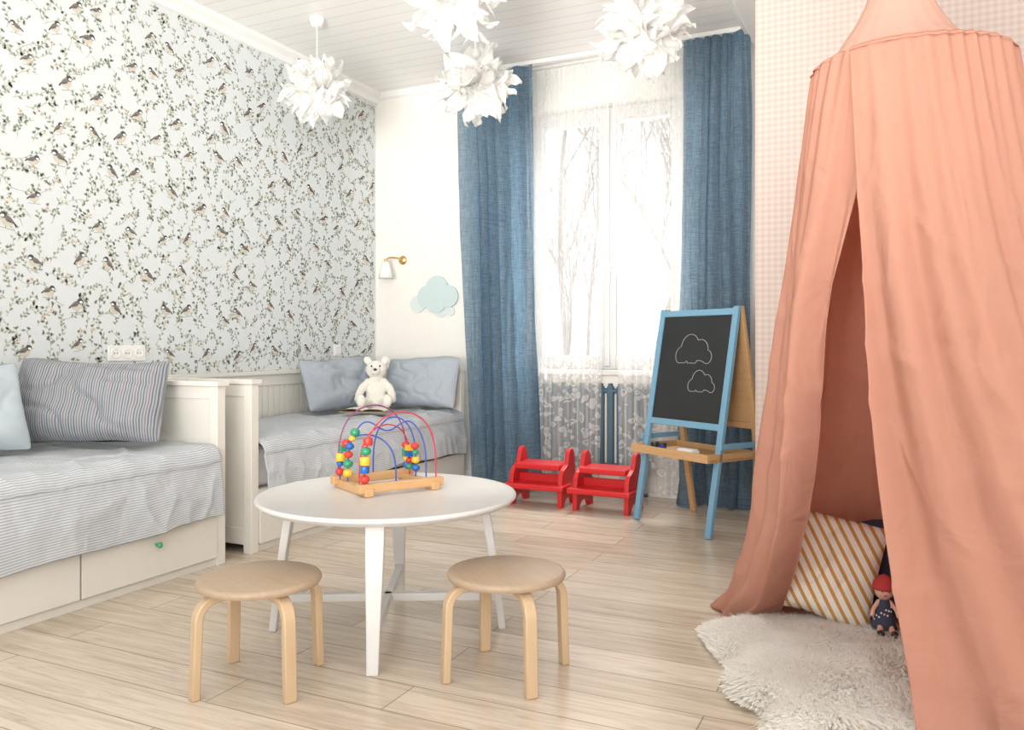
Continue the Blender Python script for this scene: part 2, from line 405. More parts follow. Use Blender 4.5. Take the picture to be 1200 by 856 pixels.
# ---- left wall with printed bird paper
wl = MB(); wl.box(XL - .2, XL, -1.6, YB + .0, 0, H, 0)
def flat(poly, dx, mi):
    cy = sum(p[0] for p in poly) / len(poly); cz = sum(p[1] for p in poly) / len(poly)
    if cy < .9 or cy > YB - .02 or cz < .5 or cz > H - .08: return
    wl.add([(XL + dx, min(p[0], YB - .001), p[1]) for p in poly], [tuple(range(len(poly)))], mi)
rw = random.Random(12)
def leafpoly(y, z, a, ln, wd):
    ca, sa = cos(a), sin(a); out = []
    for t, w in ((0, 0), (.3, .9), (.7, .8), (1, 0), (.7, -.8), (.3, -.9)):
        px, py = t * ln, w * wd / 2
        out.append((y + px * ca - py * sa, z + px * sa + py * ca))
    return out
def ribbon(pts, w, dx, mi):
    for i in range(len(pts) - 1):
        (a, b), (c, d) = pts[i], pts[i + 1]
        l = math.hypot(c - a, d - b) or 1; nx, ny = -(d - b) / l * w / 2, (c - a) / l * w / 2
        flat([(a + nx, b + ny), (c + nx, d + ny), (c - nx, d - ny), (a - nx, b - ny)], dx, mi)
SP = .084
for gi in range(int((YB - .9) / SP) + 2):
    for gj in range(int(2.45 / SP) + 2):
        y = .9 + (gi + .5 + rw.uniform(-.35, .35)) * SP; z = .5 + (gj + .5 + rw.uniform(-.35, .35)) * SP
        a = pi / 2 + rw.uniform(-1.3, 1.3); cv = rw.uniform(-2.2, 2.2); ln = rw.uniform(.08, .14); pts = []
        py, pz = y - ln * .5 * cos(a), z - ln * .5 * sin(a)
        for i in range(10):
            pts.append((py, pz)); aa = a + cv * (i / 9 - .5); py += ln / 9 * cos(aa); pz += ln / 9 * sin(aa)
        ribbon(pts, .0021, .0006, 1)
        for i in range(1, 10):
            if rw.random() < .22: continue
            sgn = 1 if (i % 2) else -1
            aa = a + cv * (i / 9 - .5) + sgn * rw.uniform(.5, 1.1)
            if rw.random() < .25:
                tl = rw.uniform(.012, .024); ex, ez = pts[i][0] + tl * cos(aa), pts[i][1] + tl * sin(aa)
                ribbon([pts[i], (ex, ez)], .0017, .0006, 1)
                for q in (-.8, 0, .8): flat(leafpoly(ex, ez, aa + q, rw.uniform(.012, .019), .010), .0009, 2 if rw.random() < .5 else 3)
            else:
                flat(leafpoly(pts[i][0], pts[i][1], aa, rw.uniform(.015, .025), rw.uniform(.009, .013)), .0009, 2 if rw.random() < .5 else 3)
        if rw.random() < .24:
            for p in range(5): flat(leafpoly(pts[-1][0], pts[-1][1], p * 2 * pi / 5 + gi, .013, .011), .0011, 4)
            flat(leafpoly(pts[-1][0] - .003, pts[-1][1], 0, .006, .006), .0013, 8)
        elif rw.random() < .15:
            flat(leafpoly(pts[-1][0], pts[-1][1], rw.random() * 6, .010, .010), .0011, 8)
def ell(cx, cy, rx, ry, a, n=12):
    return [(cx + rx * cos(t) * cos(a) - ry * sin(t) * sin(a), cy + rx * cos(t) * sin(a) + ry * sin(t) * cos(a)) for t in [2 * pi * i / n for i in range(n)]]
def bird(y, z, s, fl, tilt):
    def A(poly, dx, mi):
        o = []
        for a, b in poly:
            a2 = a * cos(tilt) - b * sin(tilt); b2 = a * sin(tilt) + b * cos(tilt)
            o.append((y + fl * a2 * s, z + b2 * s))
        flat(o, dx, mi)
    A([(-.26, .0), (-.50, -.24), (-.56, -.17), (-.28, .12)], .0014, 5)
    A(ell(0, 0, .36, .31, .5), .0016, 7)
    A(ell(.21, .28, .20, .185, 0), .0018, 5)
    A(ell(.27, .23, .115, .08, 0), .0020, 9)
    A([(.38, .30), (.49, .25), (.38, .22)], .0018, 5)
    A([(.12, .24), (-.04, .28), (-.26, .15), (-.44, -.12), (-.26, -.10), (0, -.06), (.10, .04)], .0020, 6)
    A([(.03, .10), (-.15, .03), (-.40, -.10), (-.15, -.04)], .0022, 5)
    A([(.02, -.28), (.05, -.40), (.075, -.40), (.05, -.28)], .0014, 5)
    A([(-.40, -.45), (.45, -.37), (.45, -.405), (-.40, -.49)], .0012, 1)
BS = .215
for gi in range(22):
    for gj in range(13):
        if rw.random() < .10: continue
        y = .95 + (gi + .5 * (gj % 2) + rw.uniform(-.32, .32)) * BS; z = .55 + (gj + rw.uniform(-.30, .30)) * BS
        bird(y, z, rw.uniform(.060, .084), rw.choice((-1, 1)), rw.uniform(-.25, .35))
make('wall_left', wl, [M['paper'], M['p_stem'], M['p_leaf'], M['p_leaf2'], M['p_flower'], M['p_dark'], M['p_wing'], M['p_belly'], M['p_rust'], M['white']], recalc=False, **S)

# ------------------------------------------------------------------ window
wf = MB(); y0, y1 = YB + .10, YB + .17
fx = [(-2.37, -2.29), (-1.87, -1.75), (-1.365, -1.27)]
for a, b in fx: wf.box(a, b, y0, y1, WZ0, WZ1)
for a, b in ((-2.29, -1.87), (-1.75, -1.365)):
    wf.box(a, b, y0, y1, WZ0, WZ0 + .09); wf.box(a, b, y0, y1, WZ1 - .10, WZ1)
    wf.box(a, a + .012, y0 + .02, y1 - .01, WZ0 + .09, WZ1 - .1)
wf.box(-1.83, -1.79, y0 - .012, y0, WZ0 + .02, WZ1 - .02)
win = make('window_1', wf, M['frame'], bevel=.004, **S)
g = MB(); g.box(-2.29, -1.87, y0 + .03, y0 + .036, WZ0 + .09, WZ1 - .1); g.box(-1.75, -1.365, y0 + .03, y0 + .036, WZ0 + .09, WZ1 - .1)
make('window_pane', g, M['glass'], parent=win)
hd = MB(); hd.box(-1.80, -1.775, y0 - .03, y0 - .012, 1.5, 1.56); hd.box(-1.795, -1.78, y0 - .045, y0 - .03, 1.42, 1.55)
make('window_handle', hd, M['white'], parent=win, bevel=.003)
mb = MB(); mb.box(WX0 - .04, WX1 + .04, YB - .05, YB + .10, WZ0 - .035, WZ0); make('trim_4', mb, M['frame'], bevel=.005, **S)

# outdoor trees
def tree(name, x, y, z0, h, seed):
    r = random.Random(seed); t = MB()
    def branch(p, d, ln, rad, depth):
        pts = [p]; rr = [rad]; q = p.copy(); dd = d.copy()
        n = 5
        for i in range(n):
            dd = (dd + Vector((r.uniform(-.16, .16), r.uniform(-.16, .16), r.uniform(-.02, .18)))).normalized()
            q = q + dd * ln / n; pts.append(q.copy()); rr.append(rad * (1 - .5 * (i + 1) / n))
            if depth > 0 and i >= 1:
                for _ in range(3 if depth < 3 else 2):
                    nd = (dd + Vector((r.uniform(-.9, .9), r.uniform(-.6, .6), r.uniform(0, .7)))).normalized()
                    branch(q, nd, ln * (r.uniform(.24, .36) if depth == 3 else r.uniform(.45, .65)), rr[-1] * .55, depth - 1)
        t.tube(pts, rr, 5, cap=False)
    branch(Vector((x, y, z0)), Vector((0, 0, 1)), h, .065, 3)
    return tag(make(name, t, M['bark'], recalc=False, smooth='all'), 'bare winter tree standing outside the window', 'tree', 'bare trees outside')
for i, (x, y, h) in enumerate(((-2.75, 9.6, 6.5), (-4.9, 13.2, 8), (-5.5, 18.0, 10.5), (-8.6, 22.5, 12))):
    tree('tree', x, y, -2.5, h, 20 + i)

# ------------------------------------------------------------------ curtains
def curtain(xt, xb, y, zt, zb, nf, amp, seed, ysp=0.0, flare=0.0, irr=.9):
    r = random.Random(seed); ph = [r.random() * 6 for _ in range(4)]
    m = MB()
    def fn(u, v):
        z = zt + (zb - zt) * v
        x0 = xt[0] + (xb[0] - xt[0]) * v; x1 = xt[1] + (xb[1] - xt[1]) * v
        uu = u + .012 * sin(9 * u + ph[0] + 2 * v)
        x = x0 + (x1 - x0) * uu
        a = amp * (.6 + .4 * v) * (1 + .8 * irr * noise.noise(Vector((u * 5, v * 1.5, seed))))
        w = nf * uu + irr * noise.noise(Vector((u * 3.1, v * 1.1, seed + 5.5)))
        yy = y + a * sin(2 * pi * w + ph[1]) + amp * .55 * noise.noise(Vector((u * 16, v * 1.6, seed * 2.2))) + amp * .25 * noise.noise(Vector((u * 30, v * 9, seed)))
        x += .3 * a * cos(2 * pi * w + ph[1])
        if v > .90:
            k = ((v - .90) / .10) ** 2
            yy -= flare * k * (.6 + .4 * sin(14 * u + ph[0])); x += .02 * k * sin(25 * u + ph[2]) if flare else 0
        return (x, yy, z + .006 * sin(17 * u + ph[2]) * v)
    m.grid(fn, 260, 120)
    return m
cg = 'blue linen curtains'
tag(make('curtain', curtain((-2.83, -2.235), (-2.73, -2.19), 5.085, H - .03, .02, 5, .042, 3, flare=.04, irr=1.2), M['blue'], smooth='all'), 'blue linen floor-length curtain hanging beside the wall sconce', 'curtain', cg)
tag(make('curtain', curtain((-1.20, -.82), (-1.26, -.80), 5.085, H - .03, .012, 4, .046, 6, flare=.12, irr=1.2), M['blue'], smooth='all'), 'blue linen curtain pooling on the floor behind the easel', 'curtain', cg)
tag(make('sheer_curtain', curtain((-2.29, -1.73), (-2.29, -1.80), 5.185, H - .04, .03, 9, .012, 8), M['sheer'], smooth='all'), 'sheer white lace curtain with floral border', 'sheer curtain', 'lace sheers')
tag(make('sheer_curtain', curtain((-1.72, -1.15), (-1.65, -1.15), 5.185, H - .04, .03, 9, .012, 9), M['sheer'], smooth='all'), 'sheer white lace curtain with floral border', 'sheer curtain', 'lace sheers')
rr = MB(); rr.box(-2.9, -.86, 5.06, 5.11, H - .03, H - .001); rr.box(-2.9, -.86, 5.165, 5.195, H - .03, H - .001)
tag(make('curtain_track', rr, M['trim'], bevel=.003), 'white ceiling-mounted double curtain track', 'curtain track')

# radiator
rad = MB()
for i in range(12):
    x = -2.22 + i * .068
    rad.box(x - .022, x + .022, 5.215, 5.255, .16, .72); rad.tube([(x, 5.232, .14), (x, 5.232, .74)], .018, 8)
rad.tube([(-2.25, 5.235, .19), (-1.43, 5.235, .19)], .018, 8); rad.tube([(-2.25, 5.235, .69), (-1.43, 5.235, .69)], .018, 8)
for x in (-2.15, -1.5): rad.box(x - .015, x + .015, 5.215, 5.24, 0, .15)
tag(make('radiator', rad, M['rad'], bevel=.006, smooth=True), 'slate blue ribbed radiator below the window sill', 'radiator')

# ------------------------------------------------------------------ daybeds
def daybed(loc, label, knobs):
    e = thing('daybed', label, 'bed', loc, group='cream daybeds')
    D, Lh = .43, 1.055
    for sgn in (-1, 1):
        m = MB(); ya, yb = (sgn * Lh, sgn * (Lh - .05)); ya, yb = min(ya, yb), max(ya, yb)
        m.box(D - .05, D, ya, yb, 0, .81); m.box(-D, -D + .05, ya, yb, 0, .81)
        m.box(-D + .05, D - .05, ya + .008, yb - .008, .06, .79)
        m.box(-D + .05, D - .05, ya + .003, yb - .003, .75, .81); m.box(-D + .05, D - .05, ya + .003, yb - .003, .04, .12)
        m.box(-D, D + .012, ya - .012, yb + .012, .81, .832)
        make('end_panel', m, M['bed'], parent=e, bevel=.003)
    m = MB(); m.box(-D, -D + .02, -Lh + .05, Lh - .05, .1, .80)
    m.box(-D, -D + .034, -Lh + .05, Lh - .05, .74, .81); m.box(-D, -D + .055, -Lh + .05, Lh - .05, .81, .832)
    y = -Lh + .06
    while y < Lh - .1:
        m.box(-D + .02, -D + .026, y, y + .046, .3, .74); y += .052
    make('back_panel', m, M['bed'], parent=e, bevel=.0025)
    m = MB(); m.box(D - .03, D - .008, -Lh + .05, Lh - .05, .245, .30); m.box(D - .03, D - .01, -Lh + .05, Lh - .05, 0.0, .035)
    m.box(-D + .04, D - .03, -Lh + .05, Lh - .05, .27, .30)
    make('front_rail', m, M['bed'], parent=e, bevel=.002)
    w = (2 * Lh - .1) / 3
    for i in range(3):
        a = -Lh + .05 + i * w + .004 - (.015 if i == 2 else 0); b = -Lh + .05 + (i + 1) * w - .004 - (.015 if i == 1 else 0)
        m = MB(); m.box(D - .012, D + .006, a, b, .04, .238); m.box(D + .006, D + .010, a + .0, b, .226, .238); m.box(-.2, D - .02, a + .02, b - .02, .06, .2)
        d = make('drawer', m, M['bed'], parent=e, bevel=.003)
        if i in knobs:
            k = MB(); k.lathe([(.006, 0), (.006, .012), (.012, .018), (.013, .026), (.008, .032)], 16, (D + .006, (a + b) / 2, .172), axis='X')
            make('knob', k, M['green'], parent=d, smooth=True, label='green round drawer knob')
    return e
BX = -3.212
BED1 = (BX, 2.82 - 1.055, 0); BED2 = (BX, 2.985 + 1.055, 0)
daybed(BED1, 'cream panelled daybed with drawers against the bird wallpaper', (2,))
daybed(BED2, 'cream panelled daybed with drawers beside the sconce wall', ())
for (b, lb) in ((BED1, 'white mattress under the striped bedspread'), (BED2, 'white mattress under the striped bedspread')):
    m = MB(); m.box(b[0] - .36, b[0] + .40, b[1] - .99, b[1] + .99, .302, .51)
    tag(make('mattress', m, M['mattress'], bevel=.04, seg=4), lb, 'mattress', 'bed mattresses')
def bedspread(b, zb0, zb1, seed, label):
    r = random.Random(seed); off = Vector((r.random() * 10, r.random() * 10, 0))
    prof = []
    x0, x1, zt = b[0] - .375, b[0] + .395, .538
    for i in range(61): prof.append((x0 + (x1 - x0) * i / 60, zt, 0))
    R = .065
    for i in range(1, 13):
        a = pi / 2 * i / 12; prof.append((x1 + R * sin(a), zt - R + R * cos(a), 0))
    n1 = len(prof)
    for i in range(1, 36): prof.append((x1 + R + .004 * i / 35, zt - R, i / 35))
    s = [0]
    for i in range(1, len(prof)):
        if prof[i][2] > 0: s.append(s[-1] + .25 / 35)
        else: s.append(s[-1] + math.hypot(prof[i][0] - prof[i - 1][0], prof[i][1] - prof[i - 1][1]))
    K = len(prof) - 1; m = MB()
    def fn(u, v):
        k = round(v * K); x, z, h = prof[k]
        y = b[1] - .995 + 1.99 * u
        zb = zb0 + (zb1 - zb0) * u + .012 * sin(5 * u + seed) + .006 * sin(23 * u) + .012 * noise.noise(Vector((u * 9, seed, 0)))
        if h > 0: z = z + (zb - z) * h
        n = noise.noise(Vector((x * 3.5, y * 3, z * 2)) + off); n2 = noise.noise(Vector((x * 9, y * 7, z * 5)) + off)
        c1 = 1 - min(1, abs(noise.noise(Vector((x * 3.2 + y * 2.6, y * 1.2 - x * 1.5, z * 3)) + off * 2)) * 4)
        c2 = 1 - min(1, abs(noise.noise(Vector((x * 5 - y * 4.5, y * 2 + x, z * 4 + 3)) + off * 3)) * 3.5)
        edge = min(1, abs(k - (n1 - 4)) / 12)
        cr = (.013 * c1 * c1 + .008 * c2 * c2) * (.35 + .65 * edge)
        if h > 0:
            x += min(1, h * 2) * (.010 * (n + .5) + .005 * n2 + cr * .8 + .006 * sin(y * 11 + 3 * n) * h + .008)
        else:
            z += (.012 * n + .005 * n2) * (.5 + .5 * edge) + cr; x += .003 * n2
        if k >= n1 - 8 and h == 0: x += .006
        return (x, y, z)
    m.grid(fn, 330, K, uvfn=lambda u, v: (u * 2, s[round(v * K)]))
    o = make('bedspread', m, M['blanket'], smooth='all', recalc=False)
    sd = o.modifiers.new('Solid', 'SOLIDIFY'); sd.thickness = .008; sd.offset = 1
    return tag(o, label, 'bedspread', 'striped bedspreads')
bedspread(BED1, .20, .245, 1, 'rumpled blue and white striped bedspread on the daybed')
bedspread(BED2, .30, .235, 4, 'blue and white striped bedspread with teddy bear on it')

# ------------------------------------------------------------------ pillows
def pillow(name, w, h, t, mat, loc, lean, yaw, label, cat='pillow', roll=0, seed=0, group=None, slump=0.0):
    m = MB(); off = Vector((seed * 3.1, seed, 0))
    def side(sg):
        def fn(u, v):
            a, b = 2 * u - 1, 2 * v - 1
            th = max(0, (1 - abs(a) ** 2.6)) ** .55 * max(0, (1 - abs(b) ** 2.6)) ** .55
            pinch = 1 - .055 * (1 - b * b) * abs(a) ** 3; pz = 1 - .085 * (1 - a * a) * abs(b) ** 3
            # soft rounded corners
            rc = 1 - .055 * (abs(a) * abs(b)) ** 5
            n = noise.noise(Vector((a * 1.8, b * 1.8, sg)) + off)
            rd = 1 - min(1, abs(noise.noise(Vector((a * 1.6 + b, b * 1.4 - a, sg * 2)) + off)) * 4)
            sl_ = slump * max(0, b) * (.35 + .65 * (.5 + .5 * sin(2.3 * a + seed)))
            return (a * w / 2 * pinch * rc * (1 - .3 * slump * max(0, b)), sg * t / 2 * th * (1 + .30 * n - .18 * rd * rd) * (1 + .25 * max(0, -b)) , h / 2 + b * h / 2 * pz * rc + .010 * n * abs(b) - sl_)
        return fn
    m.grid(side(-1), 60, 44); m.grid(side(1), 60, 44)
    o = make(name, m, mat, smooth='all'); o.location = loc; o.rotation_euler = (lean, roll, yaw)
    return tag(o, label, cat, group)
pg = 'bed pillows'
pillow('pillow', .68, .43, .20, M['pil_s'], (-3.20, 2.40, .567), radians(-25), radians(30), 'grey multicolour striped pillow leaning in the bed corner', group=pg, seed=1, slump=.035)
pillow('pillow', .62, .42, .17, M['pil_l'], (-3.30, 1.91, .563), radians(-26), radians(75), 'pale blue pillow leaning against the bed back', group=pg, seed=2, slump=.03)
pillow('pillow', .66, .40, .16, M['pil_g'], (-3.37, 4.50, .560), radians(-18), radians(84), 'grey blue pillow leaning on the daybed back panel', group=pg, seed=3, slump=.04)
pillow('pillow', .60, .40, .16, M['pil_g'], (-3.03, 4.86, .560), radians(-18), radians(1), 'grey blue pillow with ticking edge beside the teddy bear', group=pg, seed=4, slump=.04)

bk = thing('book', 'open brown hardback book lying on the bedspread', 'book', (-3.06, 4.30, .575), (0, 0, radians(20)))
m = MB(); m.box(-.15, .15, -.1, .1, 0, .006); make('cover', m, M['book'], parent=bk, bevel=.002)
m = MB(); m.grid(lambda u, v: (-.14 + .28 * u, -.092 + .184 * v, .008 + .014 * abs(sin(2 * pi * u)) ** .6), 40, 4); 
make('page_block', m, M['pages'], parent=bk, smooth='all')

# ------------------------------------------------------------------ teddy bear
tb = thing('teddy_bear', 'cream plush teddy bear sitting against the pillows', 'teddy bear', (-3.19, 4.60, .560), (radians(-6), 0, radians(30)))
m = MB()
for c, r in (((0, 0, .10), (.070, .060, .102)), ((0, -.005, .272), (.072, .066, .062)), ((0, -.064, .256), (.032, .036, .027)),
             ((-.060, .0, .334), (.027, .016, .027)), ((.060, .0, .334), (.027, .016, .027)),
             ((0, 0, .200), (.043, .04, .04))): m.ball(c, r, 20, 14)
for sg in (-1, 1):
    m.tube([(sg * .052, -.01, .182), (sg * .088, -.03, .148), (sg * .110, -.052, .10), (sg * .112, -.068, .072)], [.027, .028, .026, .024], 12)
    m.ball((sg * .112, -.070, .068), .027, 14, 10); m.ball((sg * .052, -.01, .184), .029, 12, 8)
    m.tube([(sg * .042, -.01, .05), (sg * .066, -.08, .042), (sg * .082, -.15, .038)], [.042, .035, .030], 12)
    m.ball((sg * .042, -.01, .052), .043, 12, 8); m.ball((sg * .085, -.165, .052), (.032, .024, .045), 14, 10)
o = make('body', m, M['bear'], parent=tb, smooth='all')
rm = o.modifiers.new('R', 'REMESH'); rm.mode = 'VOXEL'; rm.voxel_size = .005; rm.use_smooth_shade = True
sm = o.modifiers.new('S', 'SMOOTH'); sm.iterations = 3
m = MB(); m.ball((0, -.101, .264), (.012, .008, .009)); make('nose', m, M['black'], parent=tb, smooth='all')
for sg in (-1, 1):
    m = MB(); m.ball((sg * .028, -.064, .290), .0065); make('eye', m, M['black'], parent=tb, smooth='all')

# ------------------------------------------------------------------ sockets
def plate(y, z, n, label, name):
    e = thing(name, label, 'socket' if n > 1 else 'switch', (XL + .003, y, z))
    m = MB(); m.box(0, .009, -.037 * n - .004, .037 * n + .004, -.041, .041); make('cover_plate', m, M['white'], parent=e, bevel=.003)
    for i in range(n):
        c = (-(n - 1) / 2 + i) * .071
        m = MB()
        if n > 1:
            m.lathe([(.026, 0), (.026, .004), (.022, .004), (.020, .001)], 24, (.0085, c, 0), axis='X')
            m.lathe([(.0025, 0), (.0025, .003)], 8, (.0095, c - .009, 0), axis='X', mi=1); m.lathe([(.0025, 0), (.0025, .003)], 8, (.0095, c + .009, 0), axis='X', mi=1)
            make('outlet', m, [M['white'], M['black']], parent=e, smooth=True)
        else:
            m.box(.009, .013, -.028, .028, -.03, .03); make('rocker', m, M['white'], parent=e, bevel=.002)
plate(3.0, .955, 3, 'white triple wall socket on the bird wallpaper', 'wall_socket')
plate(4.77, .96, 1, 'white light switch on the bird wallpaper', 'light_switch')

# ------------------------------------------------------------------ sconce + cloud
sc = thing('wall_sconce', 'white and brass wall sconce beside the blue curtain', 'lamp', (-3.40, YB - .001, 1.64))
m = MB(); m.lathe([(.032, 0), (.034, -.008), (.022, -.02), (.008, -.024)], 24, axis='Y'); make('wall_plate', m, M['brass'], parent=sc, smooth=True)
m = MB(); m.tube([(0, -.02, 0), (-.01, -.06, .012), (-.05, -.11, .012), (-.07, -.13, -.002)], .006, 8); m.lathe([(.012, 0), (.014, -.02)], 16, (-.07, -.13, .0)); make('arm', m, M['brass'], parent=sc, smooth=True)
m = MB(); m.lathe([(.020, -.02), (.028, -.03), (.045, -.10), (.056, -.145), (.053, -.145), (.042, -.10), (.024, -.034)], 32, (-.07, -.13, 0), cap=False); make('lamp_shade', m, M['white'], parent=sc, smooth='all')
m = MB(); m.ball((-.07, -.13, -.09), .02); make('bulb', m, M['petal'], parent=sc, smooth='all')
def cloudpoly(circs, c, n=96, flatz=None):
    out = []
    for i in range(n):
        a = 2 * pi * i / n; dx, dy = cos(a), sin(a); best = .01
        for (x, y, r) in circs:
            ox, oy = c[0] - x, c[1] - y; B = ox * dx + oy * dy; C = ox * ox + oy * oy - r * r; D = B * B - C
            if D >= 0: best = max(best, -B + sqrt(D))
        z = c[1] + dy * best
        if flatz is not None and z < flatz: z = flatz
        out.append((c[0] + dx * best, z))
    return out
cl = thing('cloud_wall_decoration', 'pale blue-green cloud-shaped board hanging on cream wall', 'wall decoration', (-3.125, YB - .001, 1.365))
m = MB(); m.prism(cloudpoly([(-.05, -.01, .085), (.03, .05, .095), (.13, -.01, .08), (.03, -.05, .08)], (.02, 0)), -.024, -.014, 'Y'); make('large_cloud', m, M['cloud1'], parent=cl)
m = MB(); m.prism(cloudpoly([(-.14, -.06, .065), (-.07, -.02, .07), (0, -.07, .06), (.14, -.12, .035), (.06, -.12, .045)], (-.05, -.06)), -.012, 0, 'Y'); make('small_cloud', m, M['cloud2'], parent=cl)

# ------------------------------------------------------------------ pendants
def petal_mesh(seed):
    r = random.Random(seed); m = MB(); n = 74
    for i in range(n):
        zc = 1 - 2 * (i + .5) / n; a = i * 2.39996 + r.uniform(-.2, .2); rho = sqrt(1 - zc * zc)
        d = Vector((rho * cos(a), rho * sin(a), zc * .85)).normalized()
        t = d.cross(Vector((r.uniform(-1, 1), r.uniform(-1, 1), r.uniform(-1, 1)))).normalized(); b = d.cross(t)
        Ls = r.uniform(.17, .250); W = r.uniform(.065, .105); curl = r.uniform(-.13, .13); cup = r.uniform(.1, .8); tw = r.uniform(-1.2, 1.2); side = r.uniform(-.05, .05); ph = r.random() * 6
        def fn(u, v):
            w = W * (.28 + .85 * sin(pi * min(1, v * .78 + .08)) - .22 * v) * (1 - v ** 6) ** .6
            s = 2 * u - 1; q = d * (.03 + (Ls - .03) * (v - .12 * abs(curl) * 8 * v ** 3))
            tt = (t * cos(tw * v) + b * sin(tw * v)); bb = (b * cos(tw * v) - t * sin(tw * v))
            q = q + tt * (s * w * .5 + side * v * v) + bb * (cup * w * .5 * (s * s) + curl * v ** 2.5 + .020 * sin(13 * v + 4 * s + ph) * abs(s) * v)
            return q
        m.grid(fn, 8, 16)
    return m
def pendant(x, y, z, seed, label, sc=1.0):
    e = thing('pendant_lamp', label, 'lamp', (x, y, z), group='white petal pendants')
    o = make('lamp_shade', petal_mesh(seed), M['petal'], parent=e, smooth='all', recalc=False); o.scale = (sc, sc, sc)
    m = MB(); m.tube([(0, 0, .03), (0, 0, H - z - .03)], .003, 6); m.tube([(0, 0, 0), (0, 0, .06)], .018, 12); make('cord', m, M['white'], parent=e, smooth=True)
    m = MB(); m.lathe([(.015, -.05), (.03, -.045), (.045, -.01), (.045, 0)], 24, (0, 0, H - z - .001)); make('ceiling_rose', m, M['white'], parent=e, smooth=True)
    m = MB(); m.ball((0, 0, -.0), .028); make('bulb', m, M['white'], parent=e, smooth='all')
    l = bpy.data.lights.new('pendant_fill', 'POINT'); l.energy = 1.3; l.shadow_soft_size = .05; l.color = (1, .98, .95)  # added fill light; the pendant itself hangs unlit
    lo = bpy.data.objects.new('pendant_fill', l); COL.objects.link(lo); lo.location = (x, y, z - .075)
lb = 'white curled petal pendant lamp hanging from board ceiling'
pendant(-3.11, 3.88, 2.50, 1, lb); pendant(-2.20, 4.16, 2.49, 2, lb, 1.1); pendant(-1.80, 3.19, 2.55, 3, lb, 1.05); pendant(-1.10, 3.80, 2.50, 4, lb, 1.06)

# ------------------------------------------------------------------ table
tx, ty = -1.62, 2.41
tbl = thing('round_table', 'low white round table with splayed legs and cross stretcher', 'table', (tx, ty, 0))
m = MB(); m.lathe([(.30, .452), (.425, .452), (.437, .456), (.443, .464), (.449, .468), (.450, .474), (.446, .480), (.436, .481), (.428, .476), (.0, .476)], 96, cap=True); make('table_top', m, M['tablew'], parent=tbl, smooth=True)
A0 = atan2(-.35, .18)
for k in range(4):
    a = A0 + k * pi / 2; d = Vector((cos(a), sin(a), 0)); t = Vector((-sin(a), cos(a), 0))
    m = MB(); vs = []
    for (r, z, w, h) in ((.335, .455, .062, .030), (.36, .30, .054, .028), (.385, .12, .042, .026), (.40, 0, .036, .025)):
        for s1, s2 in ((-1, -1), (1, -1), (1, 1), (-1, 1)): vs.append(d * (r + s2 * h / 2) + t * (s1 * w / 2) + Vector((0, 0, z)))
    fs = [(0, 1, 2, 3), (12, 15, 14, 13)] + [(j * 4 + i, j * 4 + (i + 1) % 4, j * 4 + 4 + (i + 1) % 4, j * 4 + 4 + i) for j in range(3) for i in range(4)]
    m.add(vs, fs); make('leg', m, M['tablew'], parent=tbl, bevel=.004)
m = MB()
for a in (A0, A0 + pi / 2):
    d = Vector((cos(a), sin(a), 0))
    m.tube([d * -.38 + Vector((0, 0, .115)), d * .38 + Vector((0, 0, .115))], 0, flat=(.028, .028, Vector((-sin(a), cos(a), 0))))
make('stretcher', m, M['tablew'], parent=tbl, bevel=.003)
m = MB()
for a in (A0, A0 + pi / 2):
    d = Vector((cos(a), sin(a), 0)); m.tube([d * -.34 + Vector((0, 0, .435)), d * .34 + Vector((0, 0, .435))], 0, flat=(.04, .034, Vector((-sin(a), cos(a), 0))))
make('top_support', m, M['tablew'], parent=tbl)

# ------------------------------------------------------------------ bent wood stools
st = thing('stool', 'round bentwood stool with four curved birch legs', 'stool', (-1.715, 1.875, 0), (0, 0, radians(-23)), group='bentwood stools')
m = MB(); m.lathe([(0.0, .290), (.165, .290), (.176, .293), (.180, .300), (.180, .306), (.176, .312), (.168, .3145), (0.0, .3145)], 72, cap=False); make('seat', m, M['seatw'], parent=st, smooth=True)
for k in range(4):
    a = k * pi / 2; d = Vector((cos(a), sin(a), 0)); t = Vector((-sin(a), cos(a), 0)); pts = []
    pts.append(d * .05 + Vector((0, 0, .277)))
    pts.append(d * .10 + Vector((0, 0, .277)))
    for i in range(0, 11):
        b = pi / 2 * i / 10; pts.append(d * (.124 + .062 * sin(b)) + Vector((0, 0, .215 + .062 * cos(b))))
    pts.append(d * .190 + Vector((0, 0, .10))); pts.append(d * .194 + Vector((0, 0, 0)))
    m = MB(); m.tube(pts, 0, flat=(.036, .024, t)); make('leg', m, M['birch'], parent=st, smooth=True, bevel=.004)
copy_thing(st, (-1.08, 2.245, 0), (0, 0, radians(-43)))

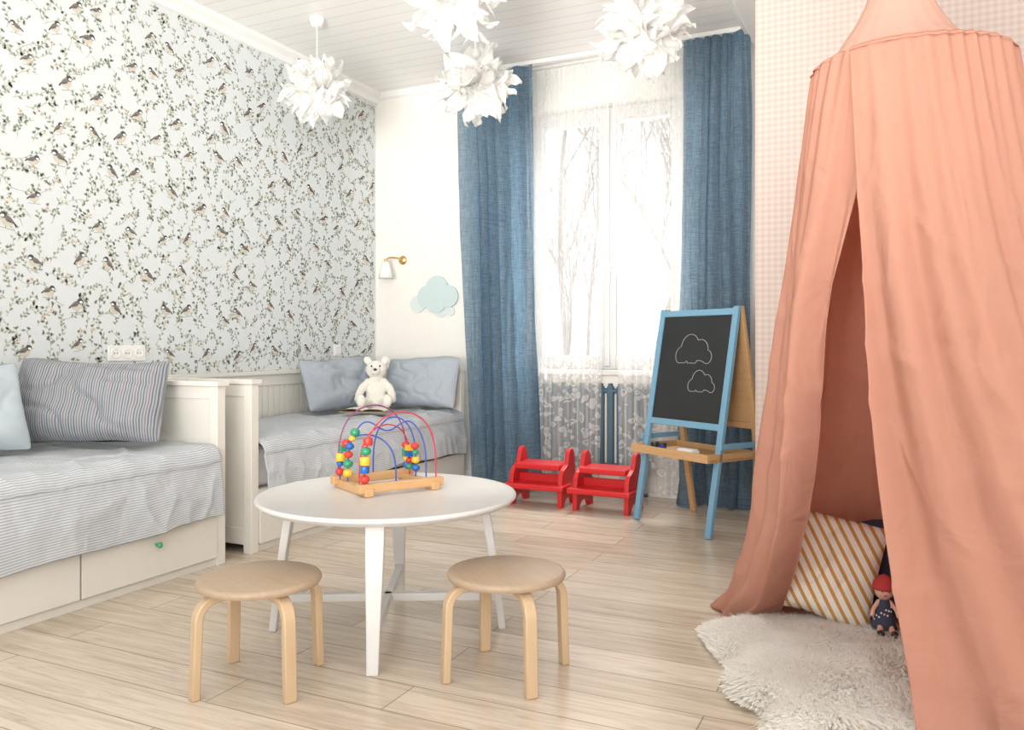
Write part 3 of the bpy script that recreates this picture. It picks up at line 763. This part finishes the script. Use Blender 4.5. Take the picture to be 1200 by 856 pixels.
# ------------------------------------------------------------------ bead maze
bm_ = thing('bead_maze', 'wooden bead maze toy with red and blue wire loops', 'toy', (-1.687, 2.50, .4765), (0, 0, radians(60)))
m = MB()
for y in (-.115, .115): m.box(-.165, .165, y - .016, y + .016, .012, .044)
for x in (-.13, .13): m.box(x - .016, x + .016, -.138, .138, .0, .030)
make('wooden_base', m, M['pine'], parent=bm_, bevel=.004)
def arch(p0, p1, h, hump=0, n=40):
    pts = []
    for i in range(n + 1):
        t = i / n; e = sin(pi * t) ** .55
        x = p0[0] + (p1[0] - p0[0]) * (.5 - .5 * cos(pi * t)); y = p0[1] + (p1[1] - p0[1]) * (.5 - .5 * cos(pi * t))
        z = .03 + h * e - hump * (sin(pi * t) ** 4) * (.5 + .5 * cos(4 * pi * t))
        pts.append((x, y, z))
    return pts
wires = [(arch((-.14, -.115), (.14, -.115), .255), 'w_red'), (arch((-.14, .115), (.14, .115), .265), 'w_plum'),
         (arch((-.13, .05), (.13, -.06), .24, .06), 'w_blue'), (arch((-.13, -.05), (.13, .07), .20), 'w_red'), (arch((-.14, .10), (-.02, -.115), .17), 'w_blue'), (arch((.0, .115), (.13, .02), .22), 'w_blue')]
for w, mt in wires:
    m = MB(); m.tube(w, .0028, 8); make('wire', m, M[mt], parent=bm_, smooth=True)
rb = random.Random(5); BC = ['b_red', 'b_blue', 'b_yel', 'b_grn']
def walk(w, dist):
    acc = 0
    for i in range(len(w) - 1):
        a, b = Vector(w[i]), Vector(w[i + 1]); l = (b - a).length
        if acc + l >= dist: return a + (b - a) * ((dist - acc) / l)
        acc += l
    return Vector(w[-1])
for wi, (w, mt) in enumerate(wires):
    ww = w if wi % 2 == 0 else w[::-1]; dd = .030; nb = [5, 4, 6, 4, 5, 4][wi]
    for j in range(nb):
        p = walk(ww, dd); r = rb.choice((.013, .016, .018)); m = MB(); kind = rb.random()
        if kind < .6: m.ball(p, (r, r, r * .85), 14, 10)
        elif kind < .8: m.lathe([(r * .9, -r * .8), (r, -r * .6), (r, r * .6), (r * .9, r * .8)], 14, tuple(p))
        else: m.box(p.x - r * .8, p.x + r * .8, p.y - r * .8, p.y + r * .8, p.z - r * .8, p.z + r * .8)
        make('bead', m, M[BC[(j + wi) % 4]], parent=bm_, smooth=True); dd += r * 1.85

# ------------------------------------------------------------------ easel
ez = thing('easel', 'blue wooden double-sided easel with black chalkboard', 'easel', (-.996, 4.561, 0), (0, 0, radians(-33.1)))
EH, ED = 1.19, .21
def sl(x, z, off=0.0, side=-1):
    k = Vector((0, side * ED * (1 - z / EH), z)); n = Vector((0, side * EH, ED)).normalized()
    return Vector((x, k.y, k.z)) + n * off
def slab(m, x0, x1, z0, z1, o0, o1, side=-1, mi=0):
    vs = [sl(x, z, o, side) for o in (o0, o1) for (x, z) in ((x0, z0), (x1, z0), (x1, z1), (x0, z1))]
    m.add(vs, [(0, 1, 2, 3), (7, 6, 5, 4), (0, 4, 5, 1), (1, 5, 6, 2), (2, 6, 7, 3), (3, 7, 4, 0)], mi)
m = MB()
for x in (-.30, .262): slab(m, x, x + .038, 0, 1.20, .0, .024)
slab(m, -.262, .262, 1.155, 1.19, .002, .022); slab(m, -.262, .262, .545, .58, .002, .022)
make('front_frame', m, M['easelblue'], parent=ez, bevel=.003)
m = MB(); slab(m, -.262, .262, .58, 1.155, .008, .016); bo = make('chalkboard', m, M['board'], parent=ez)
m = MB()
for x in (-.30, .262): slab(m, x, x + .038, 0, 1.20, .0, .024, 1)
slab(m, -.262, .262, 1.155, 1.19, .002, .022, 1); slab(m, -.262, .262, .545, .58, .002, .022, 1); slab(m, -.262, .262, .58, 1.155, .008, .016, 1)
make('rear_frame', m, M['pine'], parent=ez, bevel=.003)
def chalkcloud(cx, cz, s):
    base = cloudpoly([(-.055, -.012, .035), (-.018, .022, .046), (.038, .008, .040), (.075, -.018, .026), (0, -.02, .03)], (.0, 0), 140, flatz=-.042)
    pts = [sl(cx + p[0] * s, cz + p[1] * s, .0175) for p in base]; pts.append(pts[0])
    m = MB(); m.tube(pts, .0016, 5, cap=False); make('chalk_drawing', m, M['chalk'], parent=bo, smooth=True)
chalkcloud(.0, .955, 1.45); chalkcloud(.09, .785, 1.05)
m = MB(); m.box(-.30, .30, -.235, .09, .395, .405); m.box(-.30, .30, -.247, -.235, .39, .435); m.box(-.30, .30, .09, .10, .39, .435)
for x in (-.30, .288): m.box(x, x + .012, -.235, .09, .39, .435)
make('tray', m, M['pine'], parent=ez, bevel=.002)
for x in (-.312, .300):
    m = MB(); m.box(x, x + .012, -.16, .16, .455, .485)
    make('side_brace', m, M['easelblue'], parent=ez, bevel=.002)
def onEasel(x, y, z):
    a = radians(-33.1); return (-.996 + x * cos(a) - y * sin(a), 4.561 + x * sin(a) + y * cos(a), z)
for i, x in enumerate((-.16, -.10)):
    e = thing('paint_pot', 'small black-lidded paint pot on the easel tray', 'paint pot', onEasel(x, -.19, .406), group='paint pots')
    m = MB(); m.lathe([(.02, 0), (.022, .003), (.022, .035)], 20); make('jar', m, M['black' if i == 0 else 'w_blue'], parent=e, smooth=True)
    m = MB(); m.lathe([(.024, .035), (.024, .048), (.02, .050)], 20); make('lid', m, M['black'], parent=e, smooth=True)
m = MB(); m.box(-.06, .06, -.028, .028, 0, .03); m.box(-.055, .055, -.024, .024, .03, .038)
tag(place(make('chalk_eraser', m, M['white'], bevel=.005), onEasel(.10, -.19, .406), (0, 0, radians(-33))), 'white chalk eraser on the easel tray', 'eraser')

# ------------------------------------------------------------------ red step stools
rs = thing('step_stool', 'small red wooden two-step stool in front of lace curtain', 'step stool', (-2.03, 4.62, 0), group='red step stools')
side = [(0, 0), (.050, 0), (.066, .028), (.088, .046), (.13, .053), (.172, .046), (.194, .028), (.208, 0), (.265, 0), (.257, .10), (.240, .20), (.226, .30), (.214, .330), (.190, .346), (.160, .343), (.138, .325), (.126, .295), (.112, .258), (.080, .242), (.040, .225), (.012, .19), (.004, .14)]
for x in (-.178, .150):
    m = MB(); m.prism(side, x, x + .028, 'X'); make('side_panel', m, M['red'], parent=rs, bevel=.003)
m = MB(); m.box(-.20, .20, -.040, .130, .106, .140); make('step', m, M['red'], parent=rs, bevel=.010, seg=3)
m = MB(); m.box(-.150, .150, .030, .240, .222, .258); make('step', m, M['red'], parent=rs, bevel=.010, seg=3)
m = MB(); m.box(-.150, .150, .10, .118, .138, .190); make('rail', m, M['red'], parent=rs, bevel=.003)
copy_thing(rs, (-1.60, 4.60, 0), (0, 0, radians(-3)), 'small red wooden two-step stool beside the blue easel')

# ------------------------------------------------------------------ canopy tent
CX, CY, CR, CZ = .03, 2.57, .262, 1.775
tent = thing('canopy_tent', 'salmon cotton play canopy draped to the floor over sheepskin', 'canopy', (0, 0, 0))
ctrl = [(0, (-.42, 3.04)), (.07, (-.52, 2.98)), (.15, (-.61, 3.07)), (.26, (-.46, 3.36)), (.40, (-.05, 3.50)), (.54, (.45, 3.43)), (.68, (.80, 3.05)), (.80, (.78, 2.45)), (.90, (.48, 2.08)), (1.0, (.05, 2.17))]
def cat(u):
    for i in range(len(ctrl) - 1):
        if u <= ctrl[i + 1][0] + 1e-9: break
    p0 = ctrl[max(i - 1, 0)][1]; p1 = ctrl[i][1]; p2 = ctrl[i + 1][1]; p3 = ctrl[min(i + 2, len(ctrl) - 1)][1]
    t = (u - ctrl[i][0]) / (ctrl[i + 1][0] - ctrl[i][0])
    return Vector([.5 * ((2 * p1[k]) + (-p0[k] + p2[k]) * t + (2 * p0[k] - 5 * p1[k] + 4 * p2[k] - p3[k]) * t * t + (-p0[k] + 3 * p1[k] - 3 * p2[k] + p3[k]) * t ** 3) for k in (0, 1)])
TH0 = radians(-123)
def sstep(a, b, x):
    x = min(1, max(0, (x - a) / (b - a))); return x * x * (3 - 2 * x)
def gather(u): return .0042 * sin(2 * pi * 40 * u + 3.5 * sin(13 * u) + 2 * sin(31 * u)) * (.6 + .5 * sin(17 * u))
def theta(u, t):
    ov = radians(16) * (1 - sstep(.16, .44, t))
    return TH0 + ov * (1 - u) ** 6 - 2 * pi * u
def drape(u, v):
    t = v
    th = theta(u, t)
    over = .008 * sstep(.90, .97, u) * (1 - sstep(.2, .40, t))
    ring = Vector((CX + (CR + over) * cos(th), CY + (CR + over) * sin(th))); bot = cat(u)
    wl_ = sstep(.42, .10, u); wr = max(0, (u - .65) / .35)
    q = sstep(0, .10, u)
    kk = .35 + .10 * q; ex = 4.6 + 3.9 * q
    sL = kk * sin(pi / 2 * t) ** .85 + (1 - kk) * t ** ex
    a = .55 - .20 * wr; p = 3.0 - .3 * wr
    sR = a * t + (1 - a) * t ** p
    s = sL * wl_ + sR * (1 - wl_)
    P = ring.lerp(bot, s)
    nrm = Vector((cos(th), sin(th)))
    g = gather(u) * math.exp(-t * 3.2)
    f1 = .110 * noise.noise(Vector((u * 17 + .3 * t, t * .55, 1.5))) * min(1, .06 + t * 1.4)
    f2 = .070 * noise.noise(Vector((u * 9, t * .7, 7.5))) * t
    f3 = .032 * noise.noise(Vector((u * 36 + t, t * 1.2, 3.0))) * min(1, t * 2.5 + .1)
    rd = 1 - min(1, abs(noise.noise(Vector((u * 14 + t * 4, t * 5 - u * 8, 11)))) * 4)
    f4 = .008 * rd * rd * min(1, t * 2)
    edge = min(1, min(u, 1 - u) / .02)
    P = P + nrm * (g + (f1 + f2) * (.25 + .75 * edge) + f3 + f4)
    z = CZ * (1 - t) + .006
    if t > .90: P = P + nrm * .018 * sin(80 * u + 30 * t) * (t - .90) / .10
    return (P.x, P.y, max(z, .004))
m = MB(); m.grid(drape, 700, 150)
def ruff(u, v):
    th = theta(u, 0); over = .008 * sstep(.90, .97, u)
    r = CR + over + gather(u) * (1 - .3 * v) - .012 * v * v; return (CX + r * cos(th), CY + r * sin(th), CZ + .006 + .012 * v)
m.grid(ruff, 700, 3)
o = make('drape', m, M['peach'], parent=tent, smooth='all', recalc=False)
o.modifiers.new('S', 'SOLIDIFY').thickness = .0015
def cone(u, v):
    th = 2 * pi * u; prof = [(.245, 1.782), (.215, 1.797), (.185, 1.820), (.150, 1.862), (.118, 1.91), (.090, 1.965), (.068, 2.03), (.046, 2.14), (.030, 2.3), (.016, 2.5)]
    k = v * (len(prof) - 1); i = min(int(k), len(prof) - 2); f = k - i
    r = prof[i][0] * (1 - f) + prof[i + 1][0] * f; z = prof[i][1] * (1 - f) + prof[i + 1][1] * f
    r *= 1 + .008 * sin(22 * th) * (1 - v)
    return (CX - .03 * min(1, v * 3) + r * cos(th), CY + r * sin(th), z)
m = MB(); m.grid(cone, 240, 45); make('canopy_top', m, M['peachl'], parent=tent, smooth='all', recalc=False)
m = MB(); m.tube([(CX + .244 * cos(2 * pi * i / 64), CY + .244 * sin(2 * pi * i / 64), CZ) for i in range(65)], .005, 8); make('hoop', m, M['white'], parent=tent, smooth=True)
m = MB(); m.tube([(CX - .03, CY, 2.49), (CX - .03, CY, H)], .004, 8); make('cord', m, M['white'], parent=tent, smooth=True)

# ------------------------------------------------------------------ sheepskin
rug_out = [(-.60, 2.90), (-.585, 2.72), (-.48, 2.54), (-.43, 2.36), (-.33, 2.24), (-.28, 2.04), (-.10, 1.92), (.10, 1.98), (.22, 2.25), (.26, 2.6), (.22, 2.95), (.0, 3.12), (-.30, 3.10), (-.48, 3.02)]
def smooth_closed(P, n=8):
    out = []; k = len(P)
    for i in range(k):
        p0, p1, p2, p3 = P[i - 1], P[i], P[(i + 1) % k], P[(i + 2) % k]
        for j in range(n):
            t = j / n; out.append(tuple(.5 * ((2 * p1[c]) + (-p0[c] + p2[c]) * t + (2 * p0[c] - 5 * p1[c] + 4 * p2[c] - p3[c]) * t * t + (-p0[c] + 3 * p1[c] - 3 * p2[c] + p3[c]) * t ** 3) for c in (0, 1)))
    return out
RO = smooth_closed(rug_out); RC = (-.18, 2.56)
rg = MB(); nr = len(RO)
def rugz(s): return .004 + .052 * (1 - s ** 7)
vs = []; fs = []
RN = 14
for j in range(RN + 1):
    s = j / RN
    for p in RO: vs.append((RC[0] + (p[0] - RC[0]) * s * .97, RC[1] + (p[1] - RC[1]) * s * .97, rugz(s) + .006 * noise.noise(Vector((p[0] * 9 * s, p[1] * 9 * s, 0)))))
for j in range(RN):
    for i in range(nr): fs.append((j * nr + i, j * nr + (i + 1) % nr, (j + 1) * nr + (i + 1) % nr, (j + 1) * nr + i))
rg.add(vs, fs)
rf = random.Random(3)
def rugpt():
    i = rf.randrange(nr); s = sqrt(rf.random()); p = RO[i]; q = RO[(i + 1) % nr]; f = rf.random()
    ex, ey = p[0] + (q[0] - p[0]) * f - RC[0], p[1] + (q[1] - p[1]) * f - RC[1]
    bx, by = RC[0] + ex * s * .97, RC[1] + ey * s * .97; bz = rugz(s) + .010 * noise.noise(Vector((bx * 8, by * 8, 4)))
    n1 = noise.noise(Vector((bx * 6, by * 6, 1))); n2 = noise.noise(Vector((bx * 6, by * 6, 9)))
    l = math.hypot(ex, ey); ox, oy = ex / l, ey / l
    lean = Vector((n1 * 1.4 + ox * (.12 + .35 * s ** 4), n2 * 1.4 + oy * (.12 + .35 * s ** 4) - .25, 0))
    return bx, by, bz, s, lean
for c in range(15000):     # solid soft wool locks
    bx, by, bz, s, lean = rugpt()
    Lt = rf.uniform(.024, .038); lean = lean + Vector((rf.gauss(0, .22), rf.gauss(0, .22), 0)); up = .60 - .12 * s ** 6
    P0 = Vector((bx, by, max(bz - .006, .002))); P1 = P0 + Vector((0, 0, Lt * up * .8)) + lean * Lt * .25; P2 = P0 + Vector((0, 0, Lt * up * 1.05)) + lean * Lt * .65; P3 = P0 + Vector((0, 0, Lt * up * .8 + .004)) + lean * Lt
    r0 = rf.uniform(.0045, .0065)
    rg.tube([P0, P1, P2, P3], [r0, r0 * .95, r0 * .7, r0 * .25], 5, cap=False)
for c in range(32000):     # fine flyaway fibres
    bx, by, bz, s, lean = rugpt(); Lt = rf.uniform(.028, .046); lean = lean + Vector((rf.gauss(0, .5), rf.gauss(0, .5), 0)); up = .7 - .30 * s ** 6
    base = Vector((bx, by, bz + .005)); tip = base + lean * Lt + Vector((0, 0, Lt * up * .8)); mid = base.lerp(tip, .5) + Vector((0, 0, .008))
    a = rf.random() * pi; wd = Vector((cos(a), sin(a), 0)) * .0005
    rg.add([base - wd, base + wd, mid + wd * .8, mid - wd * .8, tip], [(0, 1, 2, 3), (3, 2, 4)])
tag(make('sheepskin_rug', rg, M['wool'], smooth='all', recalc=False), 'fluffy cream sheepskin rug at the canopy opening', 'rug')

pillow('cushion', .40, .37, .13, M['cush'], (-.285, 2.97, .066), radians(-22), radians(-6), 'white cushion with gold diagonal stripes on the sheepskin', 'cushion', seed=7, roll=radians(9), group='tent cushions')
pillow('cushion', .36, .34, .13, M['navy'], (.02, 3.17, .045), radians(-18), radians(-10), 'navy cushion behind the striped cushion', 'cushion', seed=8, group='tent cushions')

# doll
dl = thing('doll', 'small soft doll in red hat and spotted dress', 'doll', (-.042, 2.92, .066), (0, 0, radians(10)))
m = MB(); m.ball((0, 0, .135), (.030, .028, .030), 20, 14); m.tube([(0, 0, .02), (0, 0, .07), (0, 0, .12)], [.02, .018, .012], 12)
for s in (-1, 1):
    m.tube([(s * .012, -.01, .03), (s * .018, -.04, .015), (s * .02, -.06, .012)], [.011, .01, .009], 10)
    m.tube([(s * .015, 0, .1), (s * .035, -.015, .075), (s * .04, -.025, .055)], [.008, .007, .007], 10)
o = make('body', m, M['skin'], parent=dl, smooth='all'); rm = o.modifiers.new('R', 'REMESH'); rm.mode = 'VOXEL'; rm.voxel_size = .003; rm.use_smooth_shade = True
m = MB(); m.lathe([(.040, .015), (.036, .03), (.026, .07), (.018, .1), (.012, .112)], 24); 
for i in range(26):
    a = i * 2.4; z = .025 + .07 * ((i * .37) % 1); r = .038 - (z - .02) * .27
    m.ball((r * cos(a), r * sin(a), z), .0035, 8, 6, 1)
make('dress', m, [M['dollnavy'], M['white']], parent=dl, smooth='all')
m = MB(); m.lathe([(.034, .138), (.036, .145), (.031, .163), (.018, .178), (.004, .186)], 24, (0, .004, 0)); make('hat', m, M['dollred'], parent=dl, smooth='all')
m = MB(); m.ball((0, .010, .133), (.033, .026, .033), 16, 12); make('hair', m, M['black'], parent=dl, smooth='all')
for s in (-1, 1):
    m = MB(); m.ball((s * .010, -.0275, .137), .0025, 8, 6); make('eye', m, M['black'], parent=dl)
m = MB(); m.ball((0, -.0278, .124), (.006, .002, .002), 8, 6); make('mouth', m, M['dollred'], parent=dl)
for s in (-1, 1):
    m = MB(); m.ball((s * .02, -.065, .013), (.012, .018, .011), 12, 8); make('shoe', m, M['black'], parent=dl, smooth='all')

# ------------------------------------------------------------------ lights
w = bpy.data.worlds.new('World'); scene.world = w; w.use_nodes = True
bg = w.node_tree.nodes['Background']; bg.inputs[0].default_value = (1.0, .98, .95, 1); bg.inputs[1].default_value = 2.2
def area(name, loc, target, size, power, col=(1, .97, .93), spread=180, sy=None):
    l = bpy.data.lights.new(name, 'AREA'); l.energy = power; l.size = size; l.color = col; l.spread = radians(spread)
    if sy: l.shape = 'RECTANGLE'; l.size_y = sy
    o = bpy.data.objects.new(name, l); COL.objects.link(o); o.location = loc
    o.rotation_euler = (Vector(target) - Vector(loc)).to_track_quat('-Z', 'Y').to_euler(); return o
area('room_fill_light', (.2, -1.3, 2.3), (-2.3, 5.0, 2.35), 1.6, 22, (1, .98, .95), 75)  # added lamp behind the camera, lifts the dim far end of the room
area('ceiling_fill_light', (-.9, -1.3, 1.1), (-1.9, 3.2, 2.93), 1.2, 50, (1, .975, .94), 70)  # added unseen lamp aimed upward to brighten the ceiling boards
area('skylight_outside', (-1.9, 6.9, 4.6), (-2.0, 4.0, .2), 2.4, 280, (1, .975, .94), 110)

cam = bpy.data.cameras.new('camera'); co = bpy.data.objects.new('camera', cam); COL.objects.link(co)
co.location = (0, 0, 1.0); co.rotation_euler = (radians(90), 0, radians(25.3))
cam.sensor_width = 36; cam.lens = 958 / 1200 * 36; cam.shift_y = -.02; cam.clip_start = .05
scene.camera = co
scene.view_settings.view_transform = 'Standard'
scene.view_settings.exposure = 0.0
